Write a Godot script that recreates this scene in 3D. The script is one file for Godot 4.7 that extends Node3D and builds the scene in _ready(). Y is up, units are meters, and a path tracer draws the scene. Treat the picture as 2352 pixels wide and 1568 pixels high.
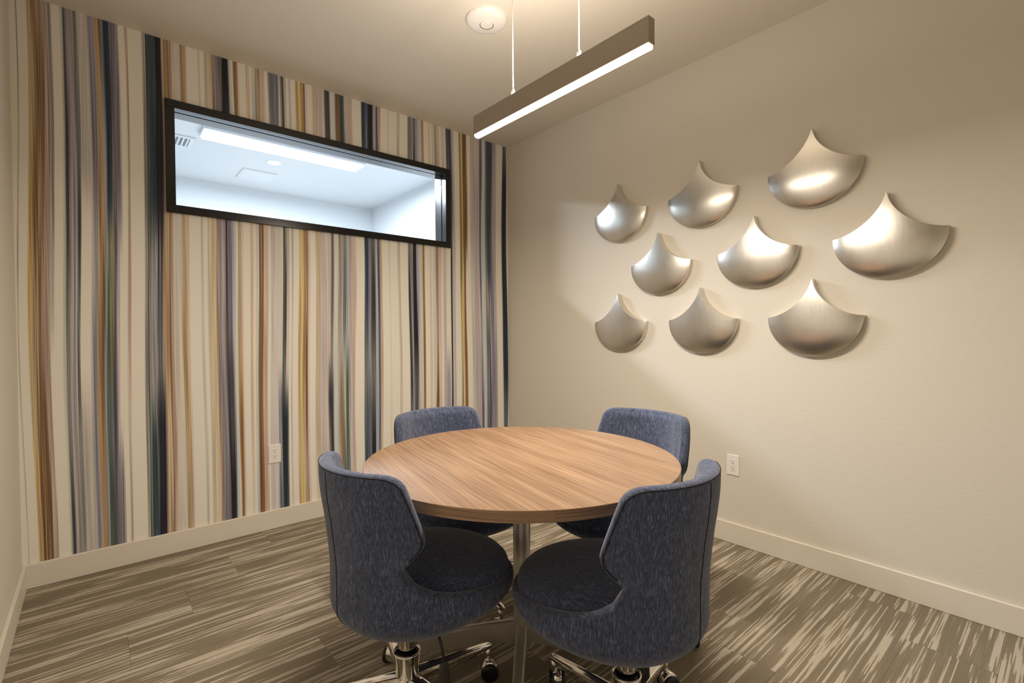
extends Node3D
# A small meeting room: striped mural wall with an interior window, round table, four swivel chairs,
# nine silver wall scallops and a linear pendant lamp. The room beyond the window is built too.

const ROOM_W := 2.947      # plain west wall at x = -ROOM_W, sculpture wall at x = 0
const ROOM_D := 3.95       # mural wall at z = 0, unseen south wall at z = ROOM_D
const CEIL := 2.74
const WIN := Rect2(-2.375, 1.828, 1.792, 0.6)      # outer edge of the window frame on the mural wall (x, y)
const TABLE := Vector3(-1.535, 0.0, 1.888)

var M := {}
var used_names := {}
var rng := RandomNumberGenerator.new()


func _ready() -> void:
	# ---------------------------------------------------------------- camera
	var cam := Camera3D.new()
	cam.name = "camera"
	cam.position = Vector3(-2.6749, 1.1721, 3.1737)
	cam.basis = Basis.from_euler(Vector3(-0.0173, -0.7082, -0.0068))
	cam.fov = rad_to_deg(2.0 * atan(784.0 / 1118.9))
	cam.near = 0.02
	cam.far = 50.0
	add_child(cam)
	cam.current = true
	# ---------------------------------------------------------------- environment: closed rooms, no sky gets in
	var env := Environment.new()
	env.background_mode = Environment.BG_COLOR
	env.background_color = Color(0, 0, 0)
	env.tonemap_mode = Environment.TONE_MAPPER_LINEAR
	env.tonemap_exposure = 1.45
	env.sdfgi_enabled = true
	env.ssao_enabled = true
	env.ssil_enabled = true
	var we := WorldEnvironment.new()
	we.name = "environment"
	we.environment = env
	add_child(we)
	rng.seed = 20240611
	make_materials()
	build_room()
	build_window()
	build_next_room()
	build_table()
	build_chairs()
	build_sculptures()
	build_pendant()
	build_smoke_detector("smoke_detector", Vector3(-1.163, CEIL, 1.23), 0.103, "white round smoke detector on the ceiling beside the pendant lamp")
	build_outlet("electrical_outlet", Vector3(-1.858, 0.452, 0.0), 0.0, "white duplex outlet on the striped mural wall")
	build_outlet("electrical_outlet", Vector3(0.0, 0.434, 1.927), -PI / 2, "white duplex outlet on the plain wall below the silver scallops")


# ==================================================================== helpers
func numbered(called: String) -> String:
	var n: int = used_names.get(called, 0)
	used_names[called] = n + 1
	return called if n == 0 else "%s_%03d" % [called, n]


func begin() -> SurfaceTool:
	var st := SurfaceTool.new()
	st.begin(Mesh.PRIMITIVE_TRIANGLES)
	return st


func face(st: SurfaceTool, pts: Array, out: Vector3, uvs := []) -> void:
	# convex polygon whose front faces along out
	var n := Vector3.ZERO
	for i in range(1, pts.size() - 1):
		n += (pts[0] - pts[i + 1]).cross(pts[0] - pts[i])
	var flip := n.dot(out) < 0.0
	for i in range(1, pts.size() - 1):
		var k := [0, i + 1, i] if flip else [0, i, i + 1]
		for j in k:
			if uvs.size():
				st.set_uv(uvs[j])
			st.add_vertex(pts[j])


func chamfer_box(st: SurfaceTool, lo: Vector3, hi: Vector3, b := 0.002) -> void:
	st.set_smooth_group(-1)
	var c := (lo + hi) / 2.0
	var h := (hi - lo) / 2.0
	b = minf(b, minf(h.x, minf(h.y, h.z)) * 0.9)
	var v := func(s: Vector3, axis: int) -> Vector3:
		# corner vertex that lies on the face across axis
		var q := h - Vector3(b, b, b)
		q[axis] = h[axis]
		return c + q * s
	for axis in 3:
		for sg in [-1.0, 1.0]:
			var a1 := (axis + 1) % 3
			var a2 := (axis + 2) % 3
			var pts := []
			for k in [[-1, -1], [-1, 1], [1, 1], [1, -1]]:
				var s := Vector3.ONE
				s[axis] = sg
				s[a1] = k[0]
				s[a2] = k[1]
				pts.append(v.call(s, axis))
			var out := Vector3.ZERO
			out[axis] = sg
			face(st, pts, out)
	for axis in 3:
		var a1 := (axis + 1) % 3
		var a2 := (axis + 2) % 3
		for s1 in [-1.0, 1.0]:
			for s2 in [-1.0, 1.0]:
				var s := Vector3.ONE
				s[a1] = s1
				s[a2] = s2
				var t := s
				s[axis] = -1.0
				t[axis] = 1.0
				var out := Vector3.ZERO
				out[a1] = s1
				out[a2] = s2
				face(st, [v.call(s, a1), v.call(t, a1), v.call(t, a2), v.call(s, a2)], out)
	for sx in [-1.0, 1.0]:
		for sy in [-1.0, 1.0]:
			for sz in [-1.0, 1.0]:
				var s := Vector3(sx, sy, sz)
				face(st, [v.call(s, 0), v.call(s, 1), v.call(s, 2)], s)


func lathe(st: SurfaceTool, prof: Array, at: Vector3, segs := 32, basis := Basis()) -> void:
	# prof: (radius, height) from bottom to top along the outside; turned about y, then through basis
	for i in prof.size() - 1:
		var a: Vector2 = prof[i]
		var b: Vector2 = prof[i + 1]
		var out2 := Vector2(b.y - a.y, -(b.x - a.x))
		for k in segs:
			var t0 := TAU * k / segs
			var t1 := TAU * (k + 1) / segs
			var d0 := Vector3(cos(t0), 0, sin(t0))
			var d1 := Vector3(cos(t1), 0, sin(t1))
			var dm := (d0 + d1) * 0.5
			var pts := [d0 * a.x + Vector3.UP * a.y, d1 * a.x + Vector3.UP * a.y, d1 * b.x + Vector3.UP * b.y, d0 * b.x + Vector3.UP * b.y]
			var out := dm * out2.x + Vector3.UP * out2.y
			if a.x < 1e-6:
				pts = [pts[0], pts[2], pts[3]]
			elif b.x < 1e-6:
				pts = [pts[0], pts[1], pts[2]]
			for j in pts.size():
				pts[j] = at + basis * pts[j]
			face(st, pts, basis * out)


func tube(st: SurfaceTool, path: Array, radii, segs := 8, caps := true) -> void:
	var n := path.size()
	var rings := []
	var side := Vector3.ZERO
	for i in n:
		var t: Vector3 = (path[mini(i + 1, n - 1)] - path[maxi(i - 1, 0)]).normalized()
		if side == Vector3.ZERO:
			side = t.cross(Vector3.UP if absf(t.y) < 0.9 else Vector3.RIGHT).normalized()
		side = (side - t * side.dot(t)).normalized()
		var up := side.cross(t)
		var r: float = radii[i] if radii is Array else radii
		var ring := []
		for k in segs:
			var a := TAU * k / segs
			ring.append(path[i] + (side * cos(a) + up * sin(a)) * r)
		rings.append(ring)
	for i in n - 1:
		for k in segs:
			var k2 := (k + 1) % segs
			var pts := [rings[i][k], rings[i][k2], rings[i + 1][k2], rings[i + 1][k]]
			var c: Vector3 = (path[i] + path[i + 1]) * 0.5
			face(st, pts, (pts[0] + pts[1] + pts[2] + pts[3]) * 0.25 - c)
	if caps:
		face(st, rings[0], path[0] - path[1])
		face(st, rings[n - 1], path[n - 1] - path[n - 2])


func loft(st: SurfaceTool, rings: Array, caps := true) -> void:
	# closed rings of equal length, joined in order; outward is away from each ring's centre
	var cs := []
	for r in rings:
		var c := Vector3.ZERO
		for q in r:
			c += q
		cs.append(c / r.size())
	for i in rings.size() - 1:
		var n: int = rings[i].size()
		for k in n:
			var k2 := (k + 1) % n
			var pts := [rings[i][k], rings[i][k2], rings[i + 1][k2], rings[i + 1][k]]
			var c: Vector3 = (cs[i] + cs[i + 1]) * 0.5
			face(st, pts, (pts[0] + pts[1] + pts[2] + pts[3]) * 0.25 - c)
	if caps:
		var e := rings.size() - 1
		fan(st, rings[0], cs[0], cs[0] - cs[1])
		fan(st, rings[e], cs[e], cs[e] - cs[e - 1])


func fan(st: SurfaceTool, ring: Array, c: Vector3, out: Vector3) -> void:
	for k in ring.size():
		face(st, [c, ring[k], ring[(k + 1) % ring.size()]], out)


func done(st: SurfaceTool, called: String, mat: Material, parent: Node = null, tangents := false) -> MeshInstance3D:
	st.generate_normals()
	if tangents:
		st.generate_tangents()
	st.index()
	var o := MeshInstance3D.new()
	o.mesh = st.commit()
	o.material_override = mat
	o.cast_shadow = GeometryInstance3D.SHADOW_CASTING_SETTING_ON
	if parent == null:
		o.name = numbered(called)
		add_child(o)
	else:
		o.name = called
		parent.add_child(o, true)
	return o


func boxes(list: Array, called: String, mat: Material, parent: Node = null, bevel := 0.002) -> MeshInstance3D:
	var st := begin()
	for b in list:
		chamfer_box(st, b[0], b[1], bevel)
	return done(st, called, mat, parent)


func structure(o: Node) -> Node:
	o.set_meta("kind", "structure")
	return o


func thing(called: String, label: String, category: String, at := Vector3.ZERO, turn := 0.0, group := "") -> Node3D:
	var o := Node3D.new()
	o.name = numbered(called)
	add_child(o)
	o.position = at
	o.rotation.y = turn
	o.set_meta("label", label)
	o.set_meta("category", category)
	if group:
		o.set_meta("group", group)
	return o


func copy_of(root: Node3D, base: String, label: String, at: Vector3, turn: float) -> Node3D:
	var r: Node3D = root.duplicate()
	r.name = numbered(base)
	add_child(r)
	r.position = at
	r.rotation.y = turn
	r.set_meta("label", label)
	return r


func curve1(table: Array, x: float) -> float:
	# smooth interpolation through sorted (x, y) pairs
	var n := table.size()
	if x <= table[0][0]:
		return table[0][1]
	if x >= table[n - 1][0]:
		return table[n - 1][1]
	for i in n - 1:
		if x <= table[i + 1][0]:
			var t: float = (x - table[i][0]) / (table[i + 1][0] - table[i][0])
			return lerpf(table[i][1], table[i + 1][1], t)
	return table[n - 1][1]


# ==================================================================== materials
func mat(albedo: Color, rough := 0.6, metal := 0.0) -> StandardMaterial3D:
	var m := StandardMaterial3D.new()
	m.albedo_color = albedo
	m.roughness = rough
	m.metallic = metal
	return m


func rgb8(r: float, g: float, b: float) -> Color:
	return Color(r / 255.0, g / 255.0, b / 255.0)


func noise(sd: int, freq: float, octaves := 1) -> FastNoiseLite:
	var n := FastNoiseLite.new()
	n.seed = sd
	n.noise_type = FastNoiseLite.TYPE_SIMPLEX_SMOOTH
	n.frequency = freq
	n.fractal_type = FastNoiseLite.FRACTAL_FBM if octaves > 1 else FastNoiseLite.FRACTAL_NONE
	n.fractal_octaves = octaves
	return n


func texture_from(w: int, h: int, data: PackedByteArray) -> ImageTexture:
	return ImageTexture.create_from_image(Image.create_from_data(w, h, false, Image.FORMAT_RGB8, data))


func wall_paint(c: Color) -> StandardMaterial3D:
	# rolled paint: flat colour, very fine stipple relief
	var m := mat(c, 0.62)
	m.metallic_specular = 0.35
	var t := NoiseTexture2D.new()
	t.width = 256
	t.height = 256
	t.seamless = true
	t.noise = noise(5, 0.06, 3)
	m.heightmap_enabled = true
	m.heightmap_texture = t
	m.heightmap_scale = 0.03
	m.uv1_triplanar = true
	m.uv1_world_triplanar = true
	m.uv1_scale = Vector3(3.0, 3.0, 3.0)
	return m


func make_materials() -> void:
	M.wall = wall_paint(rgb8(226, 220, 208))
	M.ceiling = wall_paint(rgb8(232, 225, 213))
	M.white_wall = wall_paint(rgb8(205, 209, 212))
	M.trim = mat(rgb8(230, 223, 210), 0.4)
	M.core = mat(rgb8(150, 145, 135), 0.9)
	M.black_frame = mat(rgb8(17, 17, 18), 0.22)
	M.glass = mat(Color(0.96, 0.98, 1.0, 0.04), 0.0)
	M.glass.transparency = BaseMaterial3D.TRANSPARENCY_ALPHA
	M.gasket = mat(rgb8(14, 14, 16), 0.7)
	M.plastic = mat(rgb8(247, 244, 241), 0.38)
	M.slot = mat(rgb8(40, 36, 32), 0.6)
	M.chrome = mat(rgb8(226, 222, 216), 0.07, 1.0)
	M.satin = mat(rgb8(196, 190, 178), 0.40, 0.6)
	M.satin_dark = mat(rgb8(92, 88, 78), 0.45, 1.0)
	M.black_plastic = mat(rgb8(20, 20, 22), 0.35)
	M.lever = mat(rgb8(62, 58, 52), 0.5)
	M.thread = mat(rgb8(14, 15, 20), 0.9)
	M.bronze = mat(rgb8(168, 156, 142), 0.42, 0.4)
	M.cable = mat(rgb8(232, 228, 220), 0.5)
	M.lens = mat(rgb8(250, 244, 232), 0.4)
	M.lens.emission_enabled = true
	M.lens.emission = Color(1.0, 0.93, 0.82)
	M.lens.emission_energy_multiplier = 4.0
	M.lens_cool = mat(rgb8(245, 248, 252), 0.4)
	M.lens_cool.emission_enabled = true
	M.lens_cool.emission = Color(0.94, 0.97, 1.0)
	M.lens_cool.emission_energy_multiplier = 3.0
	M.grille = mat(rgb8(206, 210, 214), 0.5)
	M.grille_dark = mat(rgb8(120, 126, 132), 0.7)
	M.silver = silver_leaf()
	M.mural = mat(Color.WHITE, 0.58)
	M.mural.metallic_specular = 0.35
	M.mural.albedo_texture = mural_texture()
	M.mural.texture_repeat = false
	M.carpet = mat(Color.WHITE, 0.95)
	M.carpet.metallic_specular = 0.15
	M.carpet.albedo_texture = carpet_texture()
	M.carpet.texture_repeat = false
	M.carpet.heightmap_enabled = true
	M.carpet.heightmap_texture = M.carpet.albedo_texture
	M.carpet.heightmap_scale = 0.15
	M.fabric = fabric(rgb8(255, 255, 255), 91)
	M.wood = wood_material(1)
	M.wood_edge = wood_material(2)


func silver_leaf() -> StandardMaterial3D:
	# brushed metal leaf: fine upright streaks in roughness and tone
	var w := 256
	var h := 256
	var n1 := noise(31, 0.9)
	var n2 := noise(33, 0.02, 2)
	var data := PackedByteArray()
	data.resize(w * h * 3)
	var rough := PackedByteArray()
	rough.resize(w * h * 3)
	for y in h:
		for x in w:
			var s := n1.get_noise_2d(x * 0.6, y * 0.015) * 0.6 + n2.get_noise_2d(x, y * 0.3) * 0.3
			var c := clampf(0.86 + 0.03 * s, 0.0, 1.0)
			var r := clampf(0.30 + 0.04 * s, 0.0, 1.0)
			var i := (y * w + x) * 3
			data[i] = int(255 * c)
			data[i + 1] = int(251 * c)
			data[i + 2] = int(243 * c)
			for k in 3:
				rough[i + k] = int(255 * r)
	var m := mat(Color.WHITE, 1.0, 1.0)
	m.albedo_texture = texture_from(w, h, data)
	m.roughness_texture = texture_from(w, h, rough)
	m.uv1_triplanar = true
	m.uv1_scale = Vector3(3.0, 3.0, 3.0)
	return m


func fabric(tint: Color, sd: int) -> StandardMaterial3D:
	# heathered denim-like weave: short upright flecks of slate and pale blue on navy charcoal
	var w := 512
	var h := 512
	var data := PackedByteArray()
	data.resize(w * h * 3)
	var bump := PackedByteArray()
	bump.resize(w * h * 3)
	var r := RandomNumberGenerator.new()
	r.seed = sd
	var val := PackedFloat32Array()
	val.resize(w * h)
	var broad := noise(sd + 1, 0.02, 2)
	for x in w:
		var y := 0
		while y < h:
			var run := r.randi_range(6, 26)
			var v := r.randf()
			v = 0.30 * v if r.randf() < 0.72 else (0.35 + 0.65 * v * v)
			for k in run:
				if y + k < h:
					val[(y + k) * w + x] = v * (1.0 - 0.25 * absf(k - run * 0.5) / run)
			y += run
	for y in h:
		for x in w:
			var v := val[y * w + x]
			v = v * 0.7 + 0.3 * val[y * w + (x + 1) % w]
			if (y / 2 + x) % 3 == 0:
				v *= 0.82
			v += 0.05 * broad.get_noise_2d(x, y * 0.4)
			var i := (y * w + x) * 3
			data[i] = clampi(int(50 + 106 * v), 0, 255)
			data[i + 1] = clampi(int(56 + 112 * v), 0, 255)
			data[i + 2] = clampi(int(75 + 126 * v), 0, 255)
			for k in 3:
				bump[i + k] = clampi(int(255 * v), 0, 255)
	var m := mat(tint, 0.92)
	m.metallic_specular = 0.2
	m.albedo_texture = texture_from(w, h, data)
	m.uv1_triplanar = true
	m.uv1_triplanar_sharpness = 6.0
	m.uv1_scale = Vector3(3.2, 3.2, 3.2)
	m.heightmap_enabled = true
	m.heightmap_texture = texture_from(w, h, bump)
	m.heightmap_scale = 0.05
	m.rim_enabled = true
	m.rim = 0.55
	m.rim_tint = 0.35
	return m


func wood_material(sd: int) -> StandardMaterial3D:
	# straight-grained walnut laminate: long fine streaks along u
	var w := 1024
	var h := 1024
	var data := PackedByteArray()
	data.resize(w * h * 3)
	var fine := noise(100 + sd, 0.55)
	var mid := noise(120 + sd, 0.13, 2)
	var broad := noise(140 + sd, 0.016, 2)
	var pore := noise(160 + sd, 0.9)
	for y in h:
		for x in w:
			var f := fine.get_noise_2d(x * 0.008, y * 0.7)
			var d := mid.get_noise_2d(x * 0.012, y * 1.4 + 6.0 * fine.get_noise_2d(x * 0.004, 7.0))
			var b := broad.get_noise_2d(x * 0.05, y)
			var s := 0.55 + 0.40 * d + 0.34 * f + 0.25 * b
			var p := pore.get_noise_2d(x * 0.06, y)
			if p > 0.55:
				s -= 0.18 * (p - 0.55) / 0.45
			s = clampf(s, 0.0, 1.0)
			var i := (y * w + x) * 3
			data[i] = int(lerpf(111, 170, s))
			data[i + 1] = int(lerpf(83, 139, s))
			data[i + 2] = int(lerpf(60, 109, s))
	var m := mat(Color.WHITE, 0.36)
	m.albedo_texture = texture_from(w, h, data)
	m.metallic_specular = 0.5
	return m


func carpet_texture() -> ImageTexture:
	# eight plank designs, one above the other: 1 m along u, 0.25 m each along v. Taupe ground with bundles of pale yarn runs.
	var w := 1024
	var h := 2048
	var data := PackedByteArray()
	data.resize(w * h * 3)
	var cluster := noise(201, 1.0)
	var patch := noise(202, 1.0)
	var area := noise(203, 1.0)
	var tuft := noise(204, 0.45)
	var r := RandomNumberGenerator.new()
	r.seed = 77
	var jitter := PackedFloat32Array()
	var keep := PackedFloat32Array()
	for k in 64 * 8:
		jitter.append(r.randf_range(-0.11, 0.11) + (r.randf_range(-0.2, 0.2) if r.randf() < 0.3 else 0.0))
		keep.append(-0.35 if r.randf() < 0.30 else (0.20 if r.randf() < 0.07 else r.randf_range(-0.08, 0.08)))
	for y in h:
		var plank := y / 256
		var v := float(y % 256)
		var row := int(v / 4.0)                    # one yarn row is about 4 mm
		var id := plank * 64 + row
		var off := plank * 37.0
		for x in w:
			# pale yarn comes up in clusters; every yarn row starts and stops a little earlier or later
			var u := x / 1024.0 + jitter[id]
			var s := 0.8 * cluster.get_noise_2d(u * 2.1 + off, row * 0.17 + off) + 0.5 * patch.get_noise_2d(u * 1.1 + off * 2.0, row * 0.5 + off)
			s += keep[id] + 0.10 * tuft.get_noise_2d(x * 0.6, y) + 0.75 * area.get_noise_2d(x / 1024.0 * 1.5 + off, row * 0.045 + off * 1.7)
			var t := smoothstep(0.16, 0.25, s)
			var half := smoothstep(-0.45, 0.10, s)
			var g := tuft.get_noise_2d(x, y * 1.3) * 0.13 + r.randf_range(-0.10, 0.10)
			var joint := 0.92 if int(v) % 4 == 0 else 1.0
			var i := (y * w + x) * 3
			var cr := lerpf(lerpf(134, 144, half), 192, t)
			var cg := lerpf(lerpf(124, 133, half), 182, t)
			var cb := lerpf(lerpf(107, 115, half), 166, t)
			data[i] = clampi(int(cr * (1.0 + g) * joint), 0, 255)
			data[i + 1] = clampi(int(cg * (1.0 + g) * joint), 0, 255)
			data[i + 2] = clampi(int(cb * (1.0 + g) * joint), 0, 255)
	return texture_from(w, h, data)


# stripes of the printed mural: left edge, right edge (metres along the wall), colour
const STRIPES := [
	[-2.941, -2.938, 170, 165, 161], [-2.904, -2.889, 198, 169, 113], [-2.889, -2.874, 128, 93, 63], [-2.874, -2.862, 143, 116, 81], [-2.862, -2.849, 131, 101, 80],
	[-2.849, -2.838, 188, 165, 154], [-2.837, -2.832, 166, 144, 135], [-2.785, -2.775, 210, 213, 198], [-2.775, -2.763, 67, 73, 83], [-2.765, -2.759, 131, 108, 122],
	[-2.761, -2.734, 164, 160, 168], [-2.748, -2.742, 146, 143, 165], [-2.734, -2.723, 68, 80, 81], [-2.683, -2.674, 195, 197, 197], [-2.674, -2.661, 137, 137, 157],
	[-2.661, -2.656, 183, 184, 182], [-2.656, -2.643, 176, 144, 102], [-2.643, -2.628, 138, 108, 83], [-2.630, -2.621, 164, 176, 192], [-2.621, -2.611, 76, 100, 87],
	[-2.611, -2.597, 141, 140, 108], [-2.597, -2.585, 93, 89, 103], [-2.585, -2.575, 194, 180, 192], [-2.541, -2.530, 195, 170, 156], [-2.473, -2.460, 147, 144, 142],
	[-2.460, -2.454, 55, 56, 61], [-2.454, -2.442, 125, 141, 131], [-2.442, -2.429, 164, 156, 161], [-2.429, -2.418, 124, 134, 144], [-2.418, -2.410, 57, 56, 76],
	[-2.410, -2.401, 113, 123, 135], [-2.403, -2.394, 65, 65, 63], [-2.395, -2.382, 190, 160, 138], [-2.382, -2.367, 180, 155, 116], [-2.367, -2.361, 137, 106, 82],
	[-2.361, -2.349, 180, 155, 140], [-2.349, -2.328, 219, 208, 198], [-2.328, -2.312, 227, 224, 217], [-2.309, -2.294, 173, 145, 99], [-2.294, -2.284, 200, 176, 144],
	[-2.284, -2.278, 225, 204, 194], [-2.222, -2.211, 217, 210, 199], [-2.190, -2.177, 207, 194, 176], [-2.177, -2.150, 221, 203, 169], [-2.150, -2.136, 171, 146, 134],
	[-2.136, -2.120, 165, 159, 168], [-2.120, -2.103, 180, 173, 179], [-2.103, -2.090, 67, 63, 63], [-2.090, -2.070, 125, 122, 140], [-2.070, -2.059, 181, 188, 202],
	[-2.059, -2.051, 206, 218, 226], [-2.041, -2.021, 157, 125, 85], [-2.021, -2.014, 226, 208, 201], [-1.975, -1.962, 218, 194, 171], [-1.947, -1.933, 207, 212, 210],
	[-1.930, -1.917, 127, 101, 70], [-1.917, -1.904, 144, 98, 74], [-1.904, -1.879, 210, 185, 169], [-1.864, -1.842, 208, 205, 205], [-1.842, -1.802, 224, 218, 216],
	[-1.797, -1.787, 73, 96, 89], [-1.787, -1.776, 75, 64, 61], [-1.776, -1.760, 198, 190, 190], [-1.747, -1.737, 207, 202, 204], [-1.704, -1.690, 186, 153, 97],
	[-1.690, -1.676, 230, 209, 144], [-1.676, -1.657, 176, 146, 98], [-1.657, -1.647, 127, 86, 69], [-1.647, -1.634, 232, 219, 220], [-1.599, -1.569, 207, 191, 165],
	[-1.569, -1.533, 206, 196, 196], [-1.533, -1.503, 213, 203, 201], [-1.503, -1.486, 110, 100, 105], [-1.486, -1.453, 210, 220, 217], [-1.453, -1.439, 157, 139, 141],
	[-1.439, -1.426, 178, 160, 161], [-1.426, -1.400, 111, 130, 132], [-1.401, -1.389, 147, 143, 157], [-1.389, -1.362, 183, 175, 181], [-1.362, -1.338, 206, 185, 177],
	[-1.271, -1.249, 57, 70, 87], [-1.249, -1.230, 86, 97, 131], [-1.230, -1.225, 171, 186, 202], [-1.226, -1.194, 44, 43, 46], [-1.194, -1.176, 180, 186, 203],
	[-1.176, -1.161, 95, 104, 130], [-1.160, -1.144, 204, 174, 152], [-1.091, -1.081, 218, 214, 207], [-1.023, -0.999, 207, 197, 187], [-0.936, -0.919, 63, 70, 67],
	[-0.919, -0.901, 152, 153, 178], [-0.901, -0.871, 39, 37, 36], [-0.871, -0.854, 164, 165, 189], [-0.854, -0.836, 201, 209, 220], [-0.832, -0.823, 231, 214, 175],
	[-0.823, -0.805, 157, 117, 84], [-0.762, -0.747, 231, 215, 198], [-0.731, -0.712, 214, 214, 213], [-0.709, -0.685, 131, 94, 66], [-0.685, -0.662, 217, 197, 184],
	[-0.643, -0.619, 206, 196, 199], [-0.577, -0.558, 46, 53, 51], [-0.558, -0.531, 208, 198, 206], [-0.483, -0.469, 149, 130, 80], [-0.469, -0.452, 220, 196, 132],
	[-0.452, -0.430, 146, 104, 75], [-0.381, -0.355, 211, 206, 192], [-0.355, -0.294, 200, 191, 199], [-0.294, -0.272, 117, 105, 124], [-0.272, -0.236, 200, 221, 229],
	[-0.236, -0.209, 134, 123, 130], [-0.209, -0.191, 74, 90, 100], [-0.191, -0.149, 148, 145, 170], [-0.149, -0.126, 181, 174, 176], [-0.053, -0.012, 48, 58, 74],
]
# darker passages of single stripes: the same, then the lowest and highest height they cover
const PASSAGES := [
	[-2.451, -2.427, 55, 74, 84, 1.75, 2.90], [-2.451, -2.427, 55, 74, 84, -0.20, 0.75], [-2.427, -2.391, 39, 39, 50, 1.70, 2.90], [-2.427, -2.391, 39, 39, 50, -0.20, 0.85],
	[-2.759, -2.676, 181, 174, 176, 1.90, 2.90], [-2.759, -2.676, 181, 174, 176, -0.20, 0.85], [-2.676, -2.658, 148, 141, 160, 1.70, 2.90], [-2.676, -2.658, 155, 149, 166, -0.20, 0.60],
	[-2.625, -2.598, 52, 65, 86, 1.75, 2.90], [-2.618, -2.588, 60, 75, 97, -0.20, 0.90], [-2.598, -2.567, 134, 128, 143, 1.65, 2.90], [-2.594, -2.560, 141, 133, 147, -0.20, 0.60],
	[-2.133, -2.101, 125, 124, 138, -0.20, 1.00], [-2.133, -2.101, 112, 112, 123, 2.20, 2.90], [-2.103, -2.063, 35, 35, 40, -0.20, 1.05], [-2.103, -2.063, 35, 35, 40, 2.20, 2.90],
	[-1.822, -1.792, 104, 113, 133, -0.20, 0.85], [-1.859, -1.807, 122, 125, 139, 2.30, 2.90], [-1.797, -1.762, 43, 51, 62, -0.20, 0.80], [-1.513, -1.488, 63, 59, 67, -0.20, 0.90],
	[-1.519, -1.488, 70, 66, 75, 2.30, 2.90], [-1.439, -1.413, 158, 122, 85, -0.20, 1.00], [-1.401, -1.380, 76, 102, 87, -0.20, 1.00], [-1.448, -1.419, 137, 108, 80, 2.30, 2.90],
	[-1.419, -1.389, 51, 60, 65, 2.30, 2.90], [-1.268, -1.227, 96, 106, 122, -0.20, 0.80], [-0.623, -0.579, 169, 167, 185, -0.20, 1.00], [-0.599, -0.555, 82, 89, 109, 2.00, 2.90],
	[-0.452, -0.419, 129, 96, 73, 1.80, 2.90], [-0.218, -0.172, 79, 85, 102, 1.60, 2.90], [-2.828, -2.819, 155, 148, 152, 1.20, 2.90],
]


func mural_texture() -> ImageTexture:
	var w := 2048
	var h := 512
	var wob := noise(301, 1.0)
	var wid := noise(302, 1.0)
	var str_n := noise(303, 1.0)
	var streak := noise(304, 1.0)
	var data := PackedByteArray()
	data.resize(w * h * 3)
	var fr := PackedFloat32Array()
	var fg := PackedFloat32Array()
	var fb := PackedFloat32Array()
	var base := [245.0, 241.0, 231.0]
	var k := w / ROOM_W
	for y in h:
		fr.resize(w)
		fg.resize(w)
		fb.resize(w)
		fr.fill(base[0])
		fg.fill(base[1])
		fb.fill(base[2])
		var yy := CEIL * (1.0 - (y + 0.5) / h)
		for i in STRIPES.size() + PASSAGES.size():
			var late := i >= STRIPES.size()
			var s: Array = PASSAGES[i - STRIPES.size()] if late else STRIPES[i]
			var c: float = (s[0] + s[1]) * 0.5
			var half: float = (s[1] - s[0]) * 0.5
			c += 0.013 * (wob.get_noise_2d(c * 1.3, yy * 0.55) - wob.get_noise_2d(c * 1.3, 1.38 * 0.55))
			half *= 1.0 + 0.4 * wid.get_noise_2d(i * 5.3, yy * 0.6)
			half += 0.0004
			var al := clampf(0.90 + 0.5 * str_n.get_noise_2d(i * 7.7, yy * 0.75), 0.3, 1.0)
			var soft := 0.0025 + half * 0.45
			if late:
				al *= 0.92 * smoothstep(s[5] - 0.18, s[5] + 0.18, yy) * (1.0 - smoothstep(s[6] - 0.18, s[6] + 0.18, yy))
				if al < 0.01:
					continue
			var x0 := maxi(0, int((c - half - soft + ROOM_W) * k))
			var x1 := mini(w - 1, int((c + half + soft + ROOM_W) * k) + 1)
			for x in range(x0, x1 + 1):
				var d := absf((x + 0.5) / k - ROOM_W - c)
				var a := al * clampf((half + soft * 0.5 - d) / soft, 0.0, 1.0)
				if a > 0.0:
					fr[x] += (s[2] - fr[x]) * a
					fg[x] += (s[3] - fg[x]) * a
					fb[x] += (s[4] - fb[x]) * a
		for x in w:
			# dry-brush streaks only where there is paint
			var ink := clampf((245.0 - fr[x]) / 130.0 + (231.0 - fb[x]) / 260.0, 0.0, 1.0)
			var g := 1.0 + ink * 0.30 * streak.get_noise_2d(x * 0.33, yy * 1.3)
			var j := (y * w + x) * 3
			data[j] = clampi(int(fr[x] * g), 0, 255)
			data[j + 1] = clampi(int(fg[x] * g), 0, 255)
			data[j + 2] = clampi(int(fb[x] * g), 0, 255)
	return texture_from(w, h, data)


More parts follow.
